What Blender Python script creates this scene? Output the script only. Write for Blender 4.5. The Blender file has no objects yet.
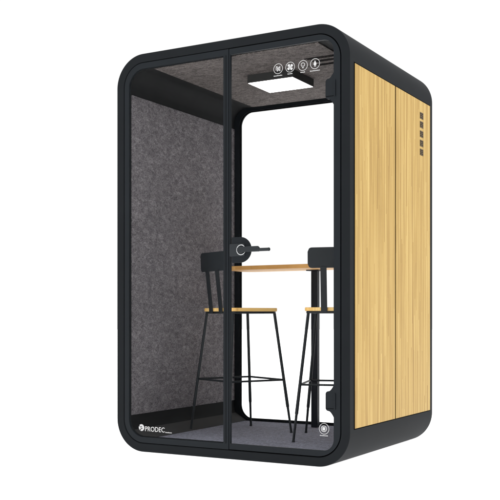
import bpy, bmesh, math, random
from mathutils import Vector, Matrix
random.seed(7)
S = bpy.context.scene
COL = S.collection
R = math.radians
W, D, H = 1.486, 1.273, 2.30          # booth size in metres: front is the plane y = 0
CAM = (3.4649, -4.4847, 0.7731)

# ------------------------------------------------------------ materials
def new_mat(name):
    m = bpy.data.materials.new(name); m.use_nodes = True
    nt = m.node_tree; nt.nodes.clear()
    out = nt.nodes.new('ShaderNodeOutputMaterial')
    p = nt.nodes.new('ShaderNodeBsdfPrincipled')
    nt.links.new(p.outputs[0], out.inputs[0])
    return m, nt, p, out
def N(nt, typ, **kw):
    n = nt.nodes.new(typ)
    for k, v in kw.items():
        if isinstance(k, str) and hasattr(n, k): setattr(n, k, v)
        else: n.inputs[k.replace('_', ' ')].default_value = v
    return n
def mapping(nt, scale=(1, 1, 1)):
    tc = nt.nodes.new('ShaderNodeTexCoord'); mp = nt.nodes.new('ShaderNodeMapping')
    mp.inputs['Scale'].default_value = scale
    nt.links.new(tc.outputs['Object'], mp.inputs['Vector'])
    return mp.outputs['Vector']
def noise(nt, vec, scale, detail=4, rough=0.5, dist=0.0):
    n = nt.nodes.new('ShaderNodeTexNoise')
    n.inputs['Scale'].default_value = scale; n.inputs['Detail'].default_value = detail
    n.inputs['Roughness'].default_value = rough; n.inputs['Distortion'].default_value = dist
    nt.links.new(vec, n.inputs['Vector'])
    return n.outputs['Fac']
def ramp(nt, fac, stops):
    r = nt.nodes.new('ShaderNodeValToRGB'); e = r.color_ramp.elements
    while len(e) < len(stops): e.new(0.5)
    for i, (p, c) in enumerate(stops):
        e[i].position = p; e[i].color = (c[0], c[1], c[2], 1)
    nt.links.new(fac, r.inputs['Fac'])
    return r.outputs['Color']
def math_n(nt, op, a, b=None, c=None):
    n = nt.nodes.new('ShaderNodeMath'); n.operation = op
    for i, v in enumerate((a, b, c)):
        if v is None: continue
        if isinstance(v, (int, float)): n.inputs[i].default_value = v
        else: nt.links.new(v, n.inputs[i])
    return n.outputs[0]
def bump(nt, p, h, strength, dist):
    b = nt.nodes.new('ShaderNodeBump'); b.inputs['Strength'].default_value = strength
    b.inputs['Distance'].default_value = dist
    nt.links.new(h, b.inputs['Height']); nt.links.new(b.outputs[0], p.inputs['Normal'])
def mixc(nt, fac, a, b, mode='MIX'):
    n = nt.nodes.new('ShaderNodeMix'); n.data_type = 'RGBA'; n.blend_type = mode
    if isinstance(fac, (int, float)): n.inputs[0].default_value = fac
    else: nt.links.new(fac, n.inputs[0])
    for i, v in ((6, a), (7, b)):
        if isinstance(v, tuple): n.inputs[i].default_value = (v[0], v[1], v[2], 1)
        else: nt.links.new(v, n.inputs[i])
    return n.outputs[2]

def coat(name, col, rough=0.5, spec=0.2, grain=0.04):
    m, nt, p, o = new_mat(name)
    v = mapping(nt)
    c = ramp(nt, noise(nt, v, 6, 3), [(0.3, tuple(x * 0.94 for x in col)), (0.7, tuple(x * 1.06 for x in col))])
    nt.links.new(c, p.inputs['Base Color'])
    p.inputs['Roughness'].default_value = rough
    p.inputs['Specular IOR Level'].default_value = spec
    bump(nt, p, noise(nt, v, 900, 2), grain, 0.0006)
    return m
M_shell = coat('charcoal_powder_coat', (0.0100, 0.0115, 0.0132), 0.6, 0.06, 0.02)
M_frame = coat('charcoal_door_profile', (0.0110, 0.0134, 0.0160), 0.5, 0.09, 0.02)
M_lining = coat('black_lining', (0.0150, 0.0156, 0.0164), 0.75, 0.05, 0.0)
M_slot = coat('dark_slot', (0.02, 0.014, 0.008), 0.8, 0.05)
M_trim = coat('grey_floor_trim', (0.042, 0.042, 0.043), 0.8, 0.05)
M_metal = coat('dark_stool_steel', (0.0185, 0.0215, 0.0245), 0.45, 0.17, 0.0)
M_post = coat('dark_table_steel', (0.0130, 0.0155, 0.0215), 0.45, 0.15, 0.0)
M_gasket = coat('black_rubber', (0.0025, 0.0025, 0.003), 0.8, 0.02)
M_lamp = coat('lamp_casing', (0.028, 0.028, 0.028), 0.6, 0.15)

def felt(name, lo, hi, scale, stretch=(1, 1, 1), fleck=0.5, warm=None):
    """matted fibres: warped ridges (the curls), fine grain, and slow drift of tone"""
    m, nt, p, o = new_mat(name)
    v = mapping(nt, stretch)
    def ridge(sc, dist, rough=0.5):          # thin bright curls where the noise crosses its middle
        n = noise(nt, v, sc, 2, rough, dist)
        d = math_n(nt, 'ABSOLUTE', math_n(nt, 'SUBTRACT', n, 0.5))
        return math_n(nt, 'SUBTRACT', 1.0, math_n(nt, 'MINIMUM', math_n(nt, 'MULTIPLY', d, 12), 1.0))
    r1 = ridge(scale * 1.6, 0.9, 0.5); r2 = ridge(scale * 3.0, 1.0, 0.4)
    a = noise(nt, v, scale * 1.1, 4, 0.75, 0.8)
    f = noise(nt, v, scale * 6.0, 2, 0.6, 0.3)
    s = math_n(nt, 'ADD', math_n(nt, 'MULTIPLY', a, 0.5), math_n(nt, 'MULTIPLY', f, 0.5))
    c = ramp(nt, s, [(0.40, lo), (0.60, hi)])
    br = tuple(min(1, x * 2.1) for x in hi)
    patch = ramp(nt, noise(nt, v, scale * 0.22, 3, 0.6, 0.8), [(0.36, (0.45, 0.45, 0.45)), (0.62, (1, 1, 1))])
    k = math_n(nt, 'MULTIPLY', math_n(nt, 'MAXIMUM', math_n(nt, 'MULTIPLY', r1, ramp(nt, a, [(0.42, (0, 0, 0)), (0.60, (1, 1, 1))])), math_n(nt, 'MULTIPLY', r2, 0.5)), math_n(nt, 'MULTIPLY', patch, fleck))
    c = mixc(nt, k, c, br)
    sp = ramp(nt, f, [(0.60, (0, 0, 0)), (0.70, (1, 1, 1))])
    c = mixc(nt, math_n(nt, 'MULTIPLY', sp, 0.35), c, br)
    nt.links.new(c, p.inputs['Base Color'])
    p.inputs['Roughness'].default_value = 0.95; p.inputs['Specular IOR Level'].default_value = 0.1
    bump(nt, p, math_n(nt, 'ADD', s, math_n(nt, 'MULTIPLY', r1, 0.2)), 0.6, 0.004)
    return m
M_felt = felt('grey_wall_felt', (0.056, 0.052, 0.057), (0.148, 0.138, 0.147), 36, (1, 0.62, 1), 0.66)
M_ceil = felt('brown_grey_ceiling_felt', (0.032, 0.028, 0.028), (0.132, 0.117, 0.113), 36, (0.55, 1.4, 1), 0.45)
M_carpet = felt('blue_grey_carpet', (0.085, 0.087, 0.108), (0.225, 0.230, 0.280), 60, (1, 1, 1), 0.4)

def bamboo(name, axis, lo, mid, hi, strip, seg):
    """narrow laminated strips: every strip piece has its own tone, fine fibres run along it"""
    m, nt, p, o = new_mat(name)
    tc = nt.nodes.new('ShaderNodeTexCoord'); sp = nt.nodes.new('ShaderNodeSeparateXYZ')
    nt.links.new(tc.outputs['Object'], sp.inputs[0])
    across, along = (sp.outputs[axis[0]], sp.outputs[axis[1]])
    k = math_n(nt, 'FLOOR', math_n(nt, 'DIVIDE', across, strip))
    w1 = nt.nodes.new('ShaderNodeTexWhiteNoise'); w1.noise_dimensions = '1D'
    nt.links.new(k, w1.inputs['W'])
    off = math_n(nt, 'MULTIPLY', w1.outputs['Value'], seg)
    j = math_n(nt, 'FLOOR', math_n(nt, 'DIVIDE', math_n(nt, 'ADD', along, off), seg))
    cv = nt.nodes.new('ShaderNodeCombineXYZ'); nt.links.new(k, cv.inputs[0]); nt.links.new(j, cv.inputs[1])
    w2 = nt.nodes.new('ShaderNodeTexWhiteNoise'); w2.noise_dimensions = '2D'
    nt.links.new(cv.outputs[0], w2.inputs['Vector'])
    fv = nt.nodes.new('ShaderNodeCombineXYZ')
    nt.links.new(math_n(nt, 'MULTIPLY', across, 330), fv.inputs[0])
    nt.links.new(math_n(nt, 'MULTIPLY', along, 3), fv.inputs[1])
    nt.links.new(math_n(nt, 'MULTIPLY', w2.outputs['Value'], 9), fv.inputs[2])
    fib = noise(nt, fv.outputs[0], 1.0, 4, 0.6)
    bv = nt.nodes.new('ShaderNodeCombineXYZ')
    nt.links.new(math_n(nt, 'MULTIPLY', across, 30), bv.inputs[0])
    nt.links.new(math_n(nt, 'MULTIPLY', along, 1.6), bv.inputs[1])
    broad = noise(nt, bv.outputs[0], 1.0, 2, 0.5)
    s = math_n(nt, 'ADD', math_n(nt, 'MULTIPLY', w2.outputs['Value'], 0.24), math_n(nt, 'MULTIPLY', fib, 0.50))
    s = math_n(nt, 'ADD', s, math_n(nt, 'MULTIPLY', broad, 0.38))
    pv = nt.nodes.new('ShaderNodeCombineXYZ')
    nt.links.new(math_n(nt, 'MULTIPLY', across, 11), pv.inputs[0]); nt.links.new(math_n(nt, 'MULTIPLY', along, 0.9), pv.inputs[1])
    plank = noise(nt, pv.outputs[0], 1.0, 3, 0.6, 0.4)
    s = math_n(nt, 'ADD', s, math_n(nt, 'MULTIPLY', math_n(nt, 'SUBTRACT', plank, 0.5), 0.16))
    c = ramp(nt, s, [(0.34, lo), (0.54, mid), (0.76, hi)])
    # thin dark glue lines and short dark fibre ticks
    fr = math_n(nt, 'FRACT', math_n(nt, 'DIVIDE', across, strip))
    ln = math_n(nt, 'LESS_THAN', fr, 0.10)
    w3 = math_n(nt, 'GREATER_THAN', w1.outputs['Value'], 0.55)
    c = mixc(nt, math_n(nt, 'MULTIPLY', math_n(nt, 'MULTIPLY', ln, w3), 0.42), c, tuple(x * 0.45 for x in lo))
    tv = nt.nodes.new('ShaderNodeCombineXYZ')
    nt.links.new(math_n(nt, 'MULTIPLY', across, 330), tv.inputs[0])
    nt.links.new(math_n(nt, 'MULTIPLY', along, 34), tv.inputs[1])
    tick = ramp(nt, noise(nt, tv.outputs[0], 1.0, 2, 0.5), [(0.66, (0, 0, 0)), (0.74, (1, 1, 1))])
    c = mixc(nt, math_n(nt, 'MULTIPLY', tick, 0.35), c, tuple(x * 0.45 for x in lo))
    nt.links.new(c, p.inputs['Base Color'])
    p.inputs['Roughness'].default_value = 0.55; p.inputs['Specular IOR Level'].default_value = 0.25
    bump(nt, p, fib, 0.12, 0.001)
    return m
B_lo, B_mid, B_hi = (0.275, 0.162, 0.041), (0.40, 0.257, 0.072), (0.52, 0.368, 0.130)
M_bamboo = bamboo('bamboo_board', (1, 2), B_lo, B_mid, B_hi, 0.0085, 0.95)
M_seatwood = bamboo('bamboo_seat', (1, 0), (0.66, 0.37, 0.11), (0.86, 0.54, 0.18), (0.92, 0.66, 0.28), 0.018, 0.5)
M_tablewood = bamboo('bamboo_tabletop', (1, 0), (0.46, 0.225, 0.065), (0.70, 0.375, 0.120), (0.82, 0.50, 0.19), 0.020, 0.5)

def glass(name):
    """thin anti-reflective panes: clear with a trace of tint"""
    m, nt, p, o = new_mat(name)
    nt.nodes.remove(p)
    t = nt.nodes.new('ShaderNodeBsdfTransparent'); t.inputs[0].default_value = (0.996, 0.998, 0.997, 1)
    nt.links.new(t.outputs[0], o.inputs[0])
    return m
M_glass = glass('clear_glass')

m, nt, p, o = new_mat('white_print'); M_white = m
p.inputs['Base Color'].default_value = (0.50, 0.50, 0.50, 1); p.inputs['Roughness'].default_value = 0.6
m, nt, p, o = new_mat('polished_chrome'); M_chrome = m
p.inputs['Base Color'].default_value = (0.62, 0.63, 0.64, 1); p.inputs['Metallic'].default_value = 1.0
p.inputs['Roughness'].default_value = 0.08
m, nt, p, o = new_mat('lit_diffuser'); M_light = m
p.inputs['Base Color'].default_value = (0.9, 0.9, 0.9, 1)
p.inputs['Emission Color'].default_value = (1, 0.985, 0.96, 1); p.inputs['Emission Strength'].default_value = 5.0
m, nt, p, o = new_mat('vent_brown'); M_vent = m
v = mapping(nt)
nt.links.new(ramp(nt, noise(nt, v, 90, 3), [(0.3, (0.045, 0.029, 0.013)), (0.7, (0.10, 0.066, 0.030))]), p.inputs['Base Color'])
p.inputs['Roughness'].default_value = 0.8

# ------------------------------------------------------------ object helpers
def tag(o, label=None, cat=None, group=None, kind=None):
    for k, v in (('label', label), ('category', cat), ('group', group), ('kind', kind)):
        if v: o[k] = v
    return o
def empty(name, loc, rz=0):
    o = bpy.data.objects.new(name, None); COL.objects.link(o)
    o.empty_display_size = 0.1; o.location = loc; o.rotation_euler = (0, 0, rz)
    return o
def obj(name, bm, mat, parent=None, loc=(0, 0, 0), bevel=0, segs=2, sharp=35):
    bmesh.ops.recalc_face_normals(bm, faces=bm.faces)
    me = bpy.data.meshes.new(name); bm.to_mesh(me); bm.free()
    for p in me.polygons: p.use_smooth = True
    me.set_sharp_from_angle(angle=R(sharp))
    me.materials.append(mat)
    o = bpy.data.objects.new(name, me); COL.objects.link(o); o.location = loc
    if parent: o.parent = parent
    if bevel:
        b = o.modifiers.new('bevel', 'BEVEL'); b.width = bevel; b.segments = segs
        b.limit_method = 'ANGLE'; b.angle_limit = R(50); b.harden_normals = True
    return o
def rrect(x0, z0, x1, z1, r, n=14):
    pts = []
    for cx, cz, a0 in ((x1 - r, z1 - r, 0), (x0 + r, z1 - r, 90), (x0 + r, z0 + r, 180), (x1 - r, z0 + r, 270)):
        for i in range(n + 1):
            a = R(a0 + 90 * i / n)
            pts.append((cx + r * math.cos(a), cz + r * math.sin(a)))
    return pts
def prism(bm, pts, y0, y1, fn=None):
    """closed outline in x/z pushed from y0 to y1"""
    fn = fn or (lambda a, b, c: (a, b, c))
    A = [bm.verts.new(fn(x, y0, z)) for x, z in pts]; B = [bm.verts.new(fn(x, y1, z)) for x, z in pts]
    n = len(pts)
    for i in range(n):
        j = (i + 1) % n; bm.faces.new((A[i], A[j], B[j], B[i]))
    bm.faces.new(A); bm.faces.new(B[::-1])
def ring(bm, outer, inner, y0, y1):
    n = len(outer)
    L = [[bm.verts.new((x, y, z)) for x, z in pts] for pts, y in ((outer, y0), (outer, y1), (inner, y1), (inner, y0))]
    for a in range(4):
        P, Q = L[a], L[(a + 1) % 4]
        for i in range(n):
            j = (i + 1) % n; bm.faces.new((P[i], P[j], Q[j], Q[i]))
def box(bm, x0, y0, z0, x1, y1, z1):
    v = [bm.verts.new((x, y, z)) for x in (x0, x1) for y in (y0, y1) for z in (z0, z1)]
    for f in ((0, 1, 3, 2), (4, 6, 7, 5), (0, 4, 5, 1), (2, 3, 7, 6), (0, 2, 6, 4), (1, 5, 7, 3)):
        bm.faces.new([v[i] for i in f])
def tube(bm, pts, radii, n=14, cap=True):
    """round tube through pts with a radius at each"""
    pts = [Vector(p) for p in pts]; rings = []
    for i, p in enumerate(pts):
        d = (pts[min(i + 1, len(pts) - 1)] - pts[max(i - 1, 0)]).normalized()
        u = d.cross(Vector((0, 0, 1)) if abs(d.z) < 0.9 else Vector((1, 0, 0))).normalized(); w = d.cross(u)
        rings.append([bm.verts.new(p + radii[i] * (math.cos(2 * math.pi * k / n) * u + math.sin(2 * math.pi * k / n) * w)) for k in range(n)])
    for a, b in zip(rings, rings[1:]):
        for k in range(n):
            bm.faces.new((a[k], a[(k + 1) % n], b[(k + 1) % n], b[k]))
    if cap: bm.faces.new(rings[0][::-1]); bm.faces.new(rings[-1])
def disc(bm, cx, cz, r, y0, y1, n=32):
    prism(bm, [(cx + r * math.cos(2 * math.pi * i / n), cz + r * math.sin(2 * math.pi * i / n)) for i in range(n)], y0, y1)
def annulus(bm, cx, cz, r1, r0, y0, y1, n=40, a0=0, a1=360):
    full = (a1 - a0) >= 360
    k = n if full else n + 1
    an = [R(a0 + (a1 - a0) * i / n) for i in range(k)]
    o = [(cx + r1 * math.cos(a), cz + r1 * math.sin(a)) for a in an]
    i_ = [(cx + r0 * math.cos(a), cz + r0 * math.sin(a)) for a in an]
    if full: ring(bm, o, i_, y0, y1)
    else: prism(bm, o + i_[::-1], y0, y1)
def stroke(bm, a, b, w, y0, y1):
    (x0, z0), (x1, z1) = a, b
    l = math.hypot(x1 - x0, z1 - z0); nx, nz = -(z1 - z0) / l * w / 2, (x1 - x0) / l * w / 2
    prism(bm, [(x0 + nx, z0 + nz), (x0 - nx, z0 - nz), (x1 - nx, z1 - nz), (x1 + nx, z1 + nz)], y0, y1)

# ------------------------------------------------------------ setting
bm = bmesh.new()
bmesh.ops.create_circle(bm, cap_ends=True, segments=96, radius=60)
m, nt, p, o = new_mat('glowing_white_floor')      # glow added to the floor so it stays pure white without contact shadows
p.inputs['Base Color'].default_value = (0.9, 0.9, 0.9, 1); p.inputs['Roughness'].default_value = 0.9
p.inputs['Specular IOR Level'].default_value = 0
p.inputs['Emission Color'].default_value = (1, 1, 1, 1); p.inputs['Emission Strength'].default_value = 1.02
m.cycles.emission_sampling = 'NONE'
fl = obj('floor', bm, m, loc=(0, 0, -0.001)); tag(fl, 'plain seamless white floor under the booth, with an added glow', None, None, 'structure')

# ------------------------------------------------------------ booth
booth = empty('office_booth', (W / 2, D / 2, 0))
tag(booth, 'charcoal rounded office booth with glass front and bamboo side panels', 'booth')
OFF = (-W / 2, -D / 2, 0)
def bp(name, bm, mat, parent=None, **kw):
    """part of the booth; geometry is written in booth coordinates (front left bottom corner = 0)"""
    if parent is None: return obj(name, bm, mat, booth, OFF, **kw)
    return obj(name, bm, mat, parent, **kw)

bm = bmesh.new(); ring(bm, rrect(0, 0, W, H, .185, 22), rrect(.049, .049, W - .049, H - .049, .136, 22), 0, D)
bp('shell', bm, M_shell, bevel=.005, segs=3)
bm = bmesh.new(); ring(bm, rrect(.0492, .0492, W - .0492, H - .0492, .135, 18), rrect(.070, .060, W - .070, 2.222, .105, 18), .045, 1.228)
bp('lining', bm, M_lining)

# acoustic wall panels, ceiling, carpet
bm = bmesh.new(); box(bm, .0695, .043, .203, .0745, 1.2275, 2.084); bp('wall_panel', bm, M_felt, bevel=.0015)
bm = bmesh.new(); box(bm, W - .0745, .045, .203, W - .0695, 1.226, 2.084); bp('wall_panel', bm, M_felt, bevel=.0015)
bm = bmesh.new(); box(bm, .235, .045, 2.215, W - .2, 1.200, 2.2215); ceil = bp('ceiling_panel', bm, M_ceil, bevel=.0015)
bm = bmesh.new(); box(bm, .170, .05, .0605, W - .170, 1.226, .066); bp('carpet', bm, M_carpet)
for f in (lambda x: x, lambda x: W - x):
    bm = bmesh.new(); prism(bm, [(f(x), z) for x, z in ((.084, .118), (.1695, .0685), (.1695, .0605), (.084, .106))], .046, 1.2265)
    bp('floor_trim', bm, M_trim, bevel=.001)
# ventilation slots in the ceiling
for (x0, x1, y) in ((1.085, 1.285, .285), (1.105, 1.285, .350), (1.095, 1.285, .425)):
    for k in (0, 1):
        bm = bmesh.new(); box(bm, x0 + .01 * k, y + .019 * k - .004, 2.2125, x1, y + .019 * k + .004, 2.2155)
        bp('vent_slot', bm, M_gasket)
# ceiling light
bm = bmesh.new(); box(bm, .632, .435, 2.168, .936, .712, 2.2145)
lamp = bp('ceiling_light', bm, M_lamp, bevel=.002)
bm = bmesh.new(); box(bm, .637, .440, 2.1655, .931, .707, 2.1675); bp('diffuser', bm, M_light, lamp)

# rear window
bm = bmesh.new(); ring(bm, rrect(.0495, .0495, W - .0495, H - .0495, .134, 18), rrect(.112, .078, W - .112, 2.196, .095, 18), 1.230, 1.266)
rear = bp('rear_window', bm, M_frame, bevel=.002)
bm = bmesh.new(); prism(bm, rrect(.108, .074, W - .108, 2.2, .097, 12), 1.246, 1.254); bp('glass', bm, M_glass, rear)
bm = bmesh.new(); ring(bm, rrect(.1121, .0781, W - .1121, 2.1959, .0949, 18), rrect(.118, .084, W - .118, 2.190, .090, 18), 1.236, 1.2455)
bp('gasket', bm, M_gasket, rear)

# fixed front window (left) and door (right): frames with one rounded side each
def half_frame(xa, xb, z0, z1, r, side, w_in, w_top, w_bot, w_side, r_in):
    """ring of a frame; side = -1 rounded at its left, +1 at its right, square at the mullion"""
    def outline(x0, x1, z0, z1, r):
        pts = []
        rl, rr = (r, .003) if side < 0 else (.003, r)
        for cx, cz, a0, q in ((x1 - rr, z1 - rr, 0, rr), (x0 + rl, z1 - rl, 90, rl), (x0 + rl, z0 + rl, 180, rl), (x1 - rr, z0 + rr, 270, rr)):
            for i in range(17):
                a = R(a0 + 90 * i / 16); pts.append((cx + q * math.cos(a), cz + q * math.sin(a)))
        return pts
    o = outline(xa, xb, z0, z1, r)
    if side < 0: i = outline(xa + w_side, xb - w_in, z0 + w_bot, z1 - w_top, r_in)
    else: i = outline(xa + w_in, xb - w_side, z0 + w_bot, z1 - w_top, r_in)
    return o, i
o_, i_ = half_frame(.0520, .7625, .0520, 2.2480, .133, -1, .0345, .034, .034, .033, .100)
bm = bmesh.new(); ring(bm, o_, i_, .003, .020)
fixed = bp('fixed_window', bm, M_frame, bevel=.002)
bm = bmesh.new(); box(bm, .7395, .0005, .086, .7475, .0032, 2.214); bp('trim_strip', bm, M_shell, fixed, bevel=.001)
_, g_ = half_frame(.0520, .7625, .0520, 2.2480, .133, -1, .034, .0335, .0335, .0325, .1005)
bm = bmesh.new(); prism(bm, g_, .010, .018); bp('glass', bm, M_glass, fixed)
_, q_ = half_frame(.0520, .7625, .0520, 2.2480, .133, -1, .038, .038, .038, .037, .097)
bm = bmesh.new(); ring(bm, i_, q_, .0170, .0198); bp('gasket', bm, M_lining, fixed)

o_, i_ = half_frame(.7665, W - .0540, .0540, 2.2460, .131, 1, .0080, .032, .032, .038, .060)
bm = bmesh.new(); ring(bm, o_, i_, .0015, .018)
door = bp('door', bm, M_frame, bevel=.002)
_, g_ = half_frame(.7665, W - .0540, .0540, 2.2460, .131, 1, .0075, .0315, .0315, .0375, .0605)
bm = bmesh.new(); prism(bm, g_, .0100, .0160); bp('glass', bm, M_glass, door)
# dark seal behind the door gap
o1 = half_frame(.7600, W - .0495, .0497, 2.2503, .134, 1, .0085, .012, .012, .012, .122)
bm = bmesh.new(); ring(bm, o1[0], o1[1], .0205, .0225); bp('door_seal', bm, M_gasket)

# hinge patches: flat plates that flare into the door stile with concave corners
def hinge(z0, z1):
    xr, xl, c, q = W - .091, 1.347, .034, .016
    pts = [(xr, z1 + c)]
    for i in range(1, 9):                     # concave flare at the top
        a = R(180 + 90 * i / 8); pts.append((xr + c * 0 - (xr - (xl + q)) * (i / 8) ** 1.0, z1 + c * (1 - math.sin(R(90 * i / 8)))))
    for i in range(7):
        a = R(90 + 90 * i / 6); pts.append((xl + q + q * math.cos(a), z1 - q + q * math.sin(a)))
    for i in range(7):
        a = R(180 + 90 * i / 6); pts.append((xl + q + q * math.cos(a), z0 + q + q * math.sin(a)))
    for i in range(7, -1, -1):
        pts.append((xr - (xr - (xl + q)) * (i / 8), z0 - c * (1 - math.sin(R(90 * i / 8)))))
    pts.append((xr + .012, z0 - c)); pts.append((xr + .012, z1 + c))
    bm = bmesh.new(); prism(bm, pts, .0035, .0175)
    h = bp('hinge', bm, M_frame, door, bevel=.0015)
    bm = bmesh.new(); box(bm, 1.3985, -.005, z0 + .010, 1.4055, .0012, z1 - .01); bp('hinge_pin', bm, M_frame, h, bevel=.001)
    bm = bmesh.new(); box(bm, 1.3495, .0026, z0 + .012, 1.3975, .0033, z0 + .0145); bp('hinge_seam', bm, M_gasket, h)
    return h
hinge(1.905, 2.010); hinge(.292, .395)

# lock plate, lever handle
bm = bmesh.new()
prism(bm, [(.7855, 1.214)] + [(.836 + .070 * math.cos(R(90 - 180 * i / 28)), 1.144 + .070 * math.sin(R(90 - 180 * i / 28))) for i in range(29)] + [(.7855, 1.074)], -.001, .0090)
lock = bp('lock_plate', bm, M_frame, door, bevel=.0015)
bm = bmesh.new(); prism(bm, rrect(.772, 1.109, .868, 1.177, .006, 4), -.006, .0035); bp('lock_case', bm, M_metal, lock, bevel=.0015)
hx, hz = .852, 1.143
bm = bmesh.new(); annulus(bm, hx - .004, hz, .0290, .0240, -.0100, -.0062, 40); bp('ring', bm, M_chrome, lock, bevel=.001)
bm = bmesh.new()
hx = .862
tube(bm, [(hx - .012, -.0065, hz), (hx - .006, -.030, hz), (hx, -.0405, hz)], [.0185, .0175, .0170], 24)
prism(bm, [(hx - .008, hz - .0155), (hx + .118, hz - .0155), (hx + .121, hz - .012), (hx + .121, hz + .006), (hx + .113, hz + .0135), (hx - .004, hz + .0135), (hx - .013, hz + .006), (hx - .014, hz - .008)], -.054, -.040)
tube(bm, [(hx + .11, -.047, hz - .0060), (hx + .173, -.047, hz - .0060), (hx + .181, -.047, hz - .0060), (hx + .185, -.047, hz - .0060)], [.0088, .0088, .0096, .0070], 16)
bp('handle', bm, M_metal, door, bevel=.0015)

# ---- marks printed on the glass
Y0, Y1 = .0086, .0096
def text_mesh(s, size, extr, off=0.0, space=1.0):
    c = bpy.data.curves.new('lettering', 'FONT'); c.body = s; c.size = size; c.extrude = extr; c.offset = off
    c.space_character = space; c.resolution_u = 5
    o = bpy.data.objects.new('lettering', c); COL.objects.link(o)
    bpy.context.view_layer.update()
    me = bpy.data.meshes.new_from_object(o.evaluated_get(bpy.context.evaluated_depsgraph_get()))
    bpy.data.objects.remove(o); bpy.data.curves.remove(c)
    return me
me = text_mesh('PRODEC', 1.0, .02, .006, 1.03)
xs = [v.co.x for v in me.vertices]; ys = [v.co.y for v in me.vertices]
bx0, bx1, by0, by1 = min(xs), max(xs), min(ys), max(ys)
TX0, TX1, TZ0, TZ1 = .1965, .333, .1195, .1475
for v in me.vertices:
    x, y, z = v.co
    v.co = (TX0 + (x - bx0) / (bx1 - bx0) * (TX1 - TX0), (Y0 + Y1) / 2 + z * .02, TZ0 + (y - by0) / (by1 - by0) * (TZ1 - TZ0))
me.name = 'logo_lettering'; me.materials.append(M_white)
lt = bpy.data.objects.new('logo_lettering', me); COL.objects.link(lt); lt.parent = fixed
# round emblem: white disc with an open swirl
bm = bmesh.new(); ex, ez = .1705, .1385
annulus(bm, ex, ez, .0195, .0085, Y0, Y1, 30, -135, 140)
prism(bm, [(ex - .0190, ez - .003), (ex - .0145, ez - .013), (ex - .0045, ez - .018), (ex - .003, ez - .0045), (ex - .0075, ez + .0045), (ex - .018, ez + .007)], Y0, Y1)
disc(bm, ex + .003, ez + .0015, .0045, Y0, Y1, 16)
bp('logo_emblem', bm, M_white, fixed)
bm = bmesh.new()
for k in range(9): box(bm, .339 + k * .0050, Y0, .1175, .339 + k * .0050 + .0031, Y1, .1225 + (.0015 if k in (0, 4) else 0))
bp('logo_caption', bm, M_white, fixed)

def icon(cx, cz, kind, r=.0275):
    bm = bmesh.new(); annulus(bm, cx, cz, r, r - .0023, Y0, Y1)
    if kind == 'sound':
        for dx, h in ((-.012, .008), (-.005, .014), (.003, .010), (.011, .013)):
            stroke(bm, (cx + dx, cz - h), (cx + dx, cz + h), .003, Y0, Y1)
        stroke(bm, (cx - .012, cz + .014), (cx + .013, cz - .014), .003, Y0 - .0006, Y0)
        stroke(bm, (cx - .004, cz - .012), (cx + .012, cz + .012), .0026, Y0 - .0006, Y0)
    elif kind == 'fan':
        for k in range(4):
            a = R(45 + 90 * k); ca, sa = math.cos(a), math.sin(a)
            prism(bm, [(cx + ca * u - sa * w, cz + sa * u + ca * w) for u, w in ((.003, -.003), (.010, -.0085), (.017, -.0075), (.019, 0), (.016, .006), (.008, .005))], Y0, Y1)
        disc(bm, cx, cz, .0042, Y0 - .0006, Y0, 16)
    elif kind == 'bulb':
        annulus(bm, cx, cz + .004, .0115, .0088, Y0, Y1, 24, -58, 238)
        box(bm, cx - .005, Y0, cz - .010, cx + .005, Y1, cz - .0075); box(bm, cx - .004, Y0, cz - .014, cx + .004, Y1, cz - .0115)
        stroke(bm, (cx, cz - .006), (cx, cz + .003), .002, Y0, Y1)
    elif kind == 'drop':
        disc(bm, cx, cz - .001, .0085, Y0, Y1, 20)
        prism(bm, [(cx - .0065, cz + .0065), (cx + .0065, cz + .0065), (cx, cz + .0165)], Y0, Y1)
        box(bm, cx - .0035, Y0, cz - .0150, cx + .0035, Y1, cz - .0105)
    elif kind == 'socket':
        annulus(bm, cx - .001, cz, .0165, .0132, Y0, Y1, 30)
        prism(bm, rrect(cx - .0095, cz - .0085, cx + .0065, cz + .0085, .004, 4), Y0, Y1)
        return bm
    return bm
for cx, cz, kd in ((1.067, 2.1005, 'sound'), (1.139, 2.100, 'fan'), (1.2145, 2.0985, 'bulb'), (1.285, 2.099, 'drop')):
    bp('icon', icon(cx, cz, kd), M_white, door)
for cx, cz, w, n in ((1.067, 2.0635, .052, 8), (1.139, 2.0645, .030, 5), (1.2145, 2.063, .028, 4), (1.285, 2.0625, .058, 9), (1.337, .1625, .046, 7)):
    bm = bmesh.new(); st = w / n
    for k in range(n): box(bm, cx - w / 2 + k * st, Y0, cz - .0019, cx - w / 2 + k * st + st * .72, Y1, cz + .0019 + (.0009 if k % 3 == 0 else 0))
    bp('icon_caption', bm, M_white, door)
bp('icon', icon(1.337, .1985, 'socket', .029), M_white, door)

# bamboo side panels with gasket lines round them
bm = bmesh.new(); box(bm, W - .004, .0530, .197, W + .0012, 1.2235, 2.0925); bp('panel_backing', bm, M_gasket)
bm = bmesh.new(); box(bm, W - .002, .0600, .2025, W + .0036, .6240, 2.0870)
bp('side_panel', bm, M_bamboo, bevel=.0008, segs=1)
bm = bmesh.new(); box(bm, W - .002, .6385, .2025, W + .0036, 1.2190, 2.0870)
sp2 = bp('side_panel', bm, M_bamboo, bevel=.0008, segs=1)
for zc in (1.997, 1.943, 1.886, 1.830, 1.776):
    bm = bmesh.new(); box(bm, W + .0030, 1.034, zc - .0185, W + .0038, 1.094, zc + .0185)
    v = bp('vent', bm, M_slot, sp2)
    for k in range(4):
        bm = bmesh.new(); zz = zc - .0165 + k * .0105
        box(bm, W + .0036, 1.036, zz - .001, W + .0054, 1.092, zz + .0055)
        bp('louvre', bm, M_vent, v)

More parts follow.
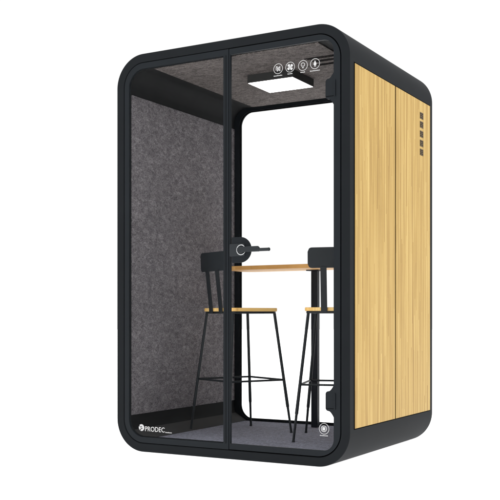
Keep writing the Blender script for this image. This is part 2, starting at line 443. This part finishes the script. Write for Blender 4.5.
# ------------------------------------------------------------ bar table
FZ = .066
tab = empty('bar_table', (.743, 1.03, FZ))
tag(tab, 'narrow bamboo topped high table on one dark post along the rear window', 'table')
top_z = 1.110 - FZ
bm = bmesh.new()
prism(bm, rrect(-.525, -.180, .525, .118, .085, 10), 0, 1, lambda x, y, z: (x, z, top_z - .026 + y * .026))
obj('tabletop', bm, M_tablewood, tab, bevel=.003)
bm = bmesh.new(); prism(bm, rrect(-.022, .048, .022, .092, .006, 4), 0, 1, lambda x, y, z: (x + .015, z, y * (top_z - .0325)))
obj('leg', bm, M_post, tab)
bm = bmesh.new(); box(bm, -.03, .025, top_z - .0325, .06, .115, top_z - .0265); obj('mounting_plate', bm, M_post, tab)

# ------------------------------------------------------------ stools
SZ = .8345 - FZ           # seat top above the carpet
def make_stool():
    """faces +x; origin on the floor under the seat's middle"""
    t = empty('bar_stool', (0, 0, 0))
    bm = bmesh.new(); prism(bm, rrect(-.174, -.174, .174, .174, .037, 8), SZ - .021, SZ, lambda x, y, z: (x, z, y))
    obj('seat', bm, M_seatwood, t, bevel=.0035)
    bm = bmesh.new(); ring(bm, rrect(-.166, -.166, .166, .166, .030, 8), rrect(-.146, -.146, .146, .146, .012, 8), SZ - .034, SZ - .0215)
    for v in bm.verts: v.co = (v.co.x, v.co.z, v.co.y)
    obj('seat_frame', bm, M_metal, t, bevel=.001)
    a, b, z1 = .152, .227, SZ - .033
    def at(z): return a + (b - a) * (z1 - z) / z1
    for sx, sy in ((-1, -1), (-1, 1), (1, -1), (1, 1)):
        bm = bmesh.new()
        zs = [z1, .36, .20, .165, .158]; rs = [.0088, .0092, .0100, .0102, .0092]
        tube(bm, [(sx * at(z), sy * at(z), z) for z in zs], rs)
        l = obj('leg', bm, M_metal, t)
        bm = bmesh.new(); zs = [.163, .05, .012, .001]; rs = [.0080, .0070, .0072, .0092]
        tube(bm, [(sx * at(z), sy * at(z), z) for z in zs], rs)
        obj('foot', bm, M_metal, l)
    zf = .392 - FZ; f = at(zf)
    for (p0, p1) in (((-f, -f), (-f, f)), ((-f, f), (f, f)), ((f, f), (f, -f)), ((f, -f), (-f, -f))):
        bm = bmesh.new(); tube(bm, [(*p0, zf), (*p1, zf)], [.0062, .0062], 10)
        obj('footrest', bm, M_metal, t)
    # two flat back struts leaning slightly backwards
    zb0, zb1 = SZ - .03, 1.155 - FZ
    for s in (-1, 1):
        y = s * .057; bm = bmesh.new()
        sec = [(-.175, zb0), (-.177, SZ + .01), (-.2035, 1.066 - FZ)]
        prev = None
        for (x, z) in sec:
            q = [bm.verts.new((x - .008, y - .018, z)), bm.verts.new((x, y - .018, z)), bm.verts.new((x, y + .018, z)), bm.verts.new((x - .008, y + .018, z))]
            if prev:
                for k in range(4): bm.faces.new((prev[k], prev[(k + 1) % 4], q[(k + 1) % 4], q[k]))
            else: bm.faces.new(q)
            prev = q
        bm.faces.new(prev[::-1])
        obj('back_strut', bm, M_metal, t, bevel=.001)
    # curved backrest
    bm = bmesh.new(); w, z0, z2, r, th = .149, 1.058 - FZ, 1.175 - FZ, .024, .012
    n = 36; F, G = [], []
    for layer, lst in ((0, F), (th, G)):
        for i in range(n + 1):
            y = -w + 2 * w * i / n
            e = max(0, abs(y) - (w - r)); dz = r - math.sqrt(max(0, r * r - e * e))
            x = -.2105 + .55 * y * y + layer
            lst.append([bm.verts.new((x + .035 * -(z - z0), y, z)) for z in (z0 + dz, (z0 + z2) / 2, z2 - dz)])
    for i in range(n):
        for k in range(2):
            bm.faces.new((F[i][k], F[i + 1][k], F[i + 1][k + 1], F[i][k + 1]))
            bm.faces.new((G[i][k], G[i][k + 1], G[i + 1][k + 1], G[i + 1][k]))
        bm.faces.new((F[i][0], G[i][0], G[i + 1][0], F[i + 1][0])); bm.faces.new((F[i][2], F[i + 1][2], G[i + 1][2], G[i][2]))
    for i in (0, n):
        for k in range(2): bm.faces.new((F[i][k], F[i][k + 1], G[i][k + 1], G[i][k]))
    obj('backrest', bm, M_metal, t, bevel=.0015)
    return t
def copy_tree(o, parent=None):
    c = o.copy(); COL.objects.link(c)
    if parent: c.parent = parent
    for ch in list(o.children): copy_tree(ch, c)
    return c
st = make_stool()
tag(st, 'bar stool wholly seen through the glass beside the grey felt wall', 'stool', 'bar stools at the high table')
st2 = copy_tree(st)
tag(st2, 'bar stool half hidden behind the right door stile near the lower hinge', 'stool', 'bar stools at the high table')
st.location = (.458, .653, FZ); st.rotation_euler = (0, 0, R(63))
st2.location = (1.126, .645, FZ); st2.rotation_euler = (0, 0, R(107.3))

# ------------------------------------------------------------ light
w = bpy.data.worlds.new('World'); S.world = w; w.use_nodes = True
w.cycles.sampling_method = 'NONE'
nt = w.node_tree; bg = nt.nodes['Background']; bg.inputs[0].default_value = (1, 1, 1, 1); bg.inputs[1].default_value = 1.04
def area(name, loc, target, size, energy, col=(1, 1, 1)):
    l = bpy.data.lights.new(name, 'AREA'); l.shape = 'SQUARE'; l.size = size; l.energy = energy; l.color = col
    o = bpy.data.objects.new(name, l); COL.objects.link(o); o.location = loc
    o.rotation_euler = (Vector(target) - Vector(loc)).to_track_quat('-Z', 'Y').to_euler()
area('softbox_side', (5.2, .6, 3.4), (W, .6, 1.3), 2.2, 40)
area('softbox_top', (.4, -.5, 5.2), (.7, .6, 2.3), 2.2, 110)

# ------------------------------------------------------------ camera
cam = bpy.data.cameras.new('Camera'); co = bpy.data.objects.new('Camera', cam); COL.objects.link(co)
co.location = CAM; co.rotation_euler = (R(90), 0, math.atan2(.49652, .86803))
cam.sensor_width = 36; cam.lens = 956 / 500 * 36; cam.shift_y = 68 / 500; cam.clip_end = 500; cam.clip_start = .05
S.camera = co
S.view_settings.view_transform = 'Standard'; S.view_settings.look = 'None'
S.view_settings.exposure = 0; S.view_settings.gamma = 1; S.view_settings.use_curve_mapping = False
S.cycles.transparent_max_bounces = 16
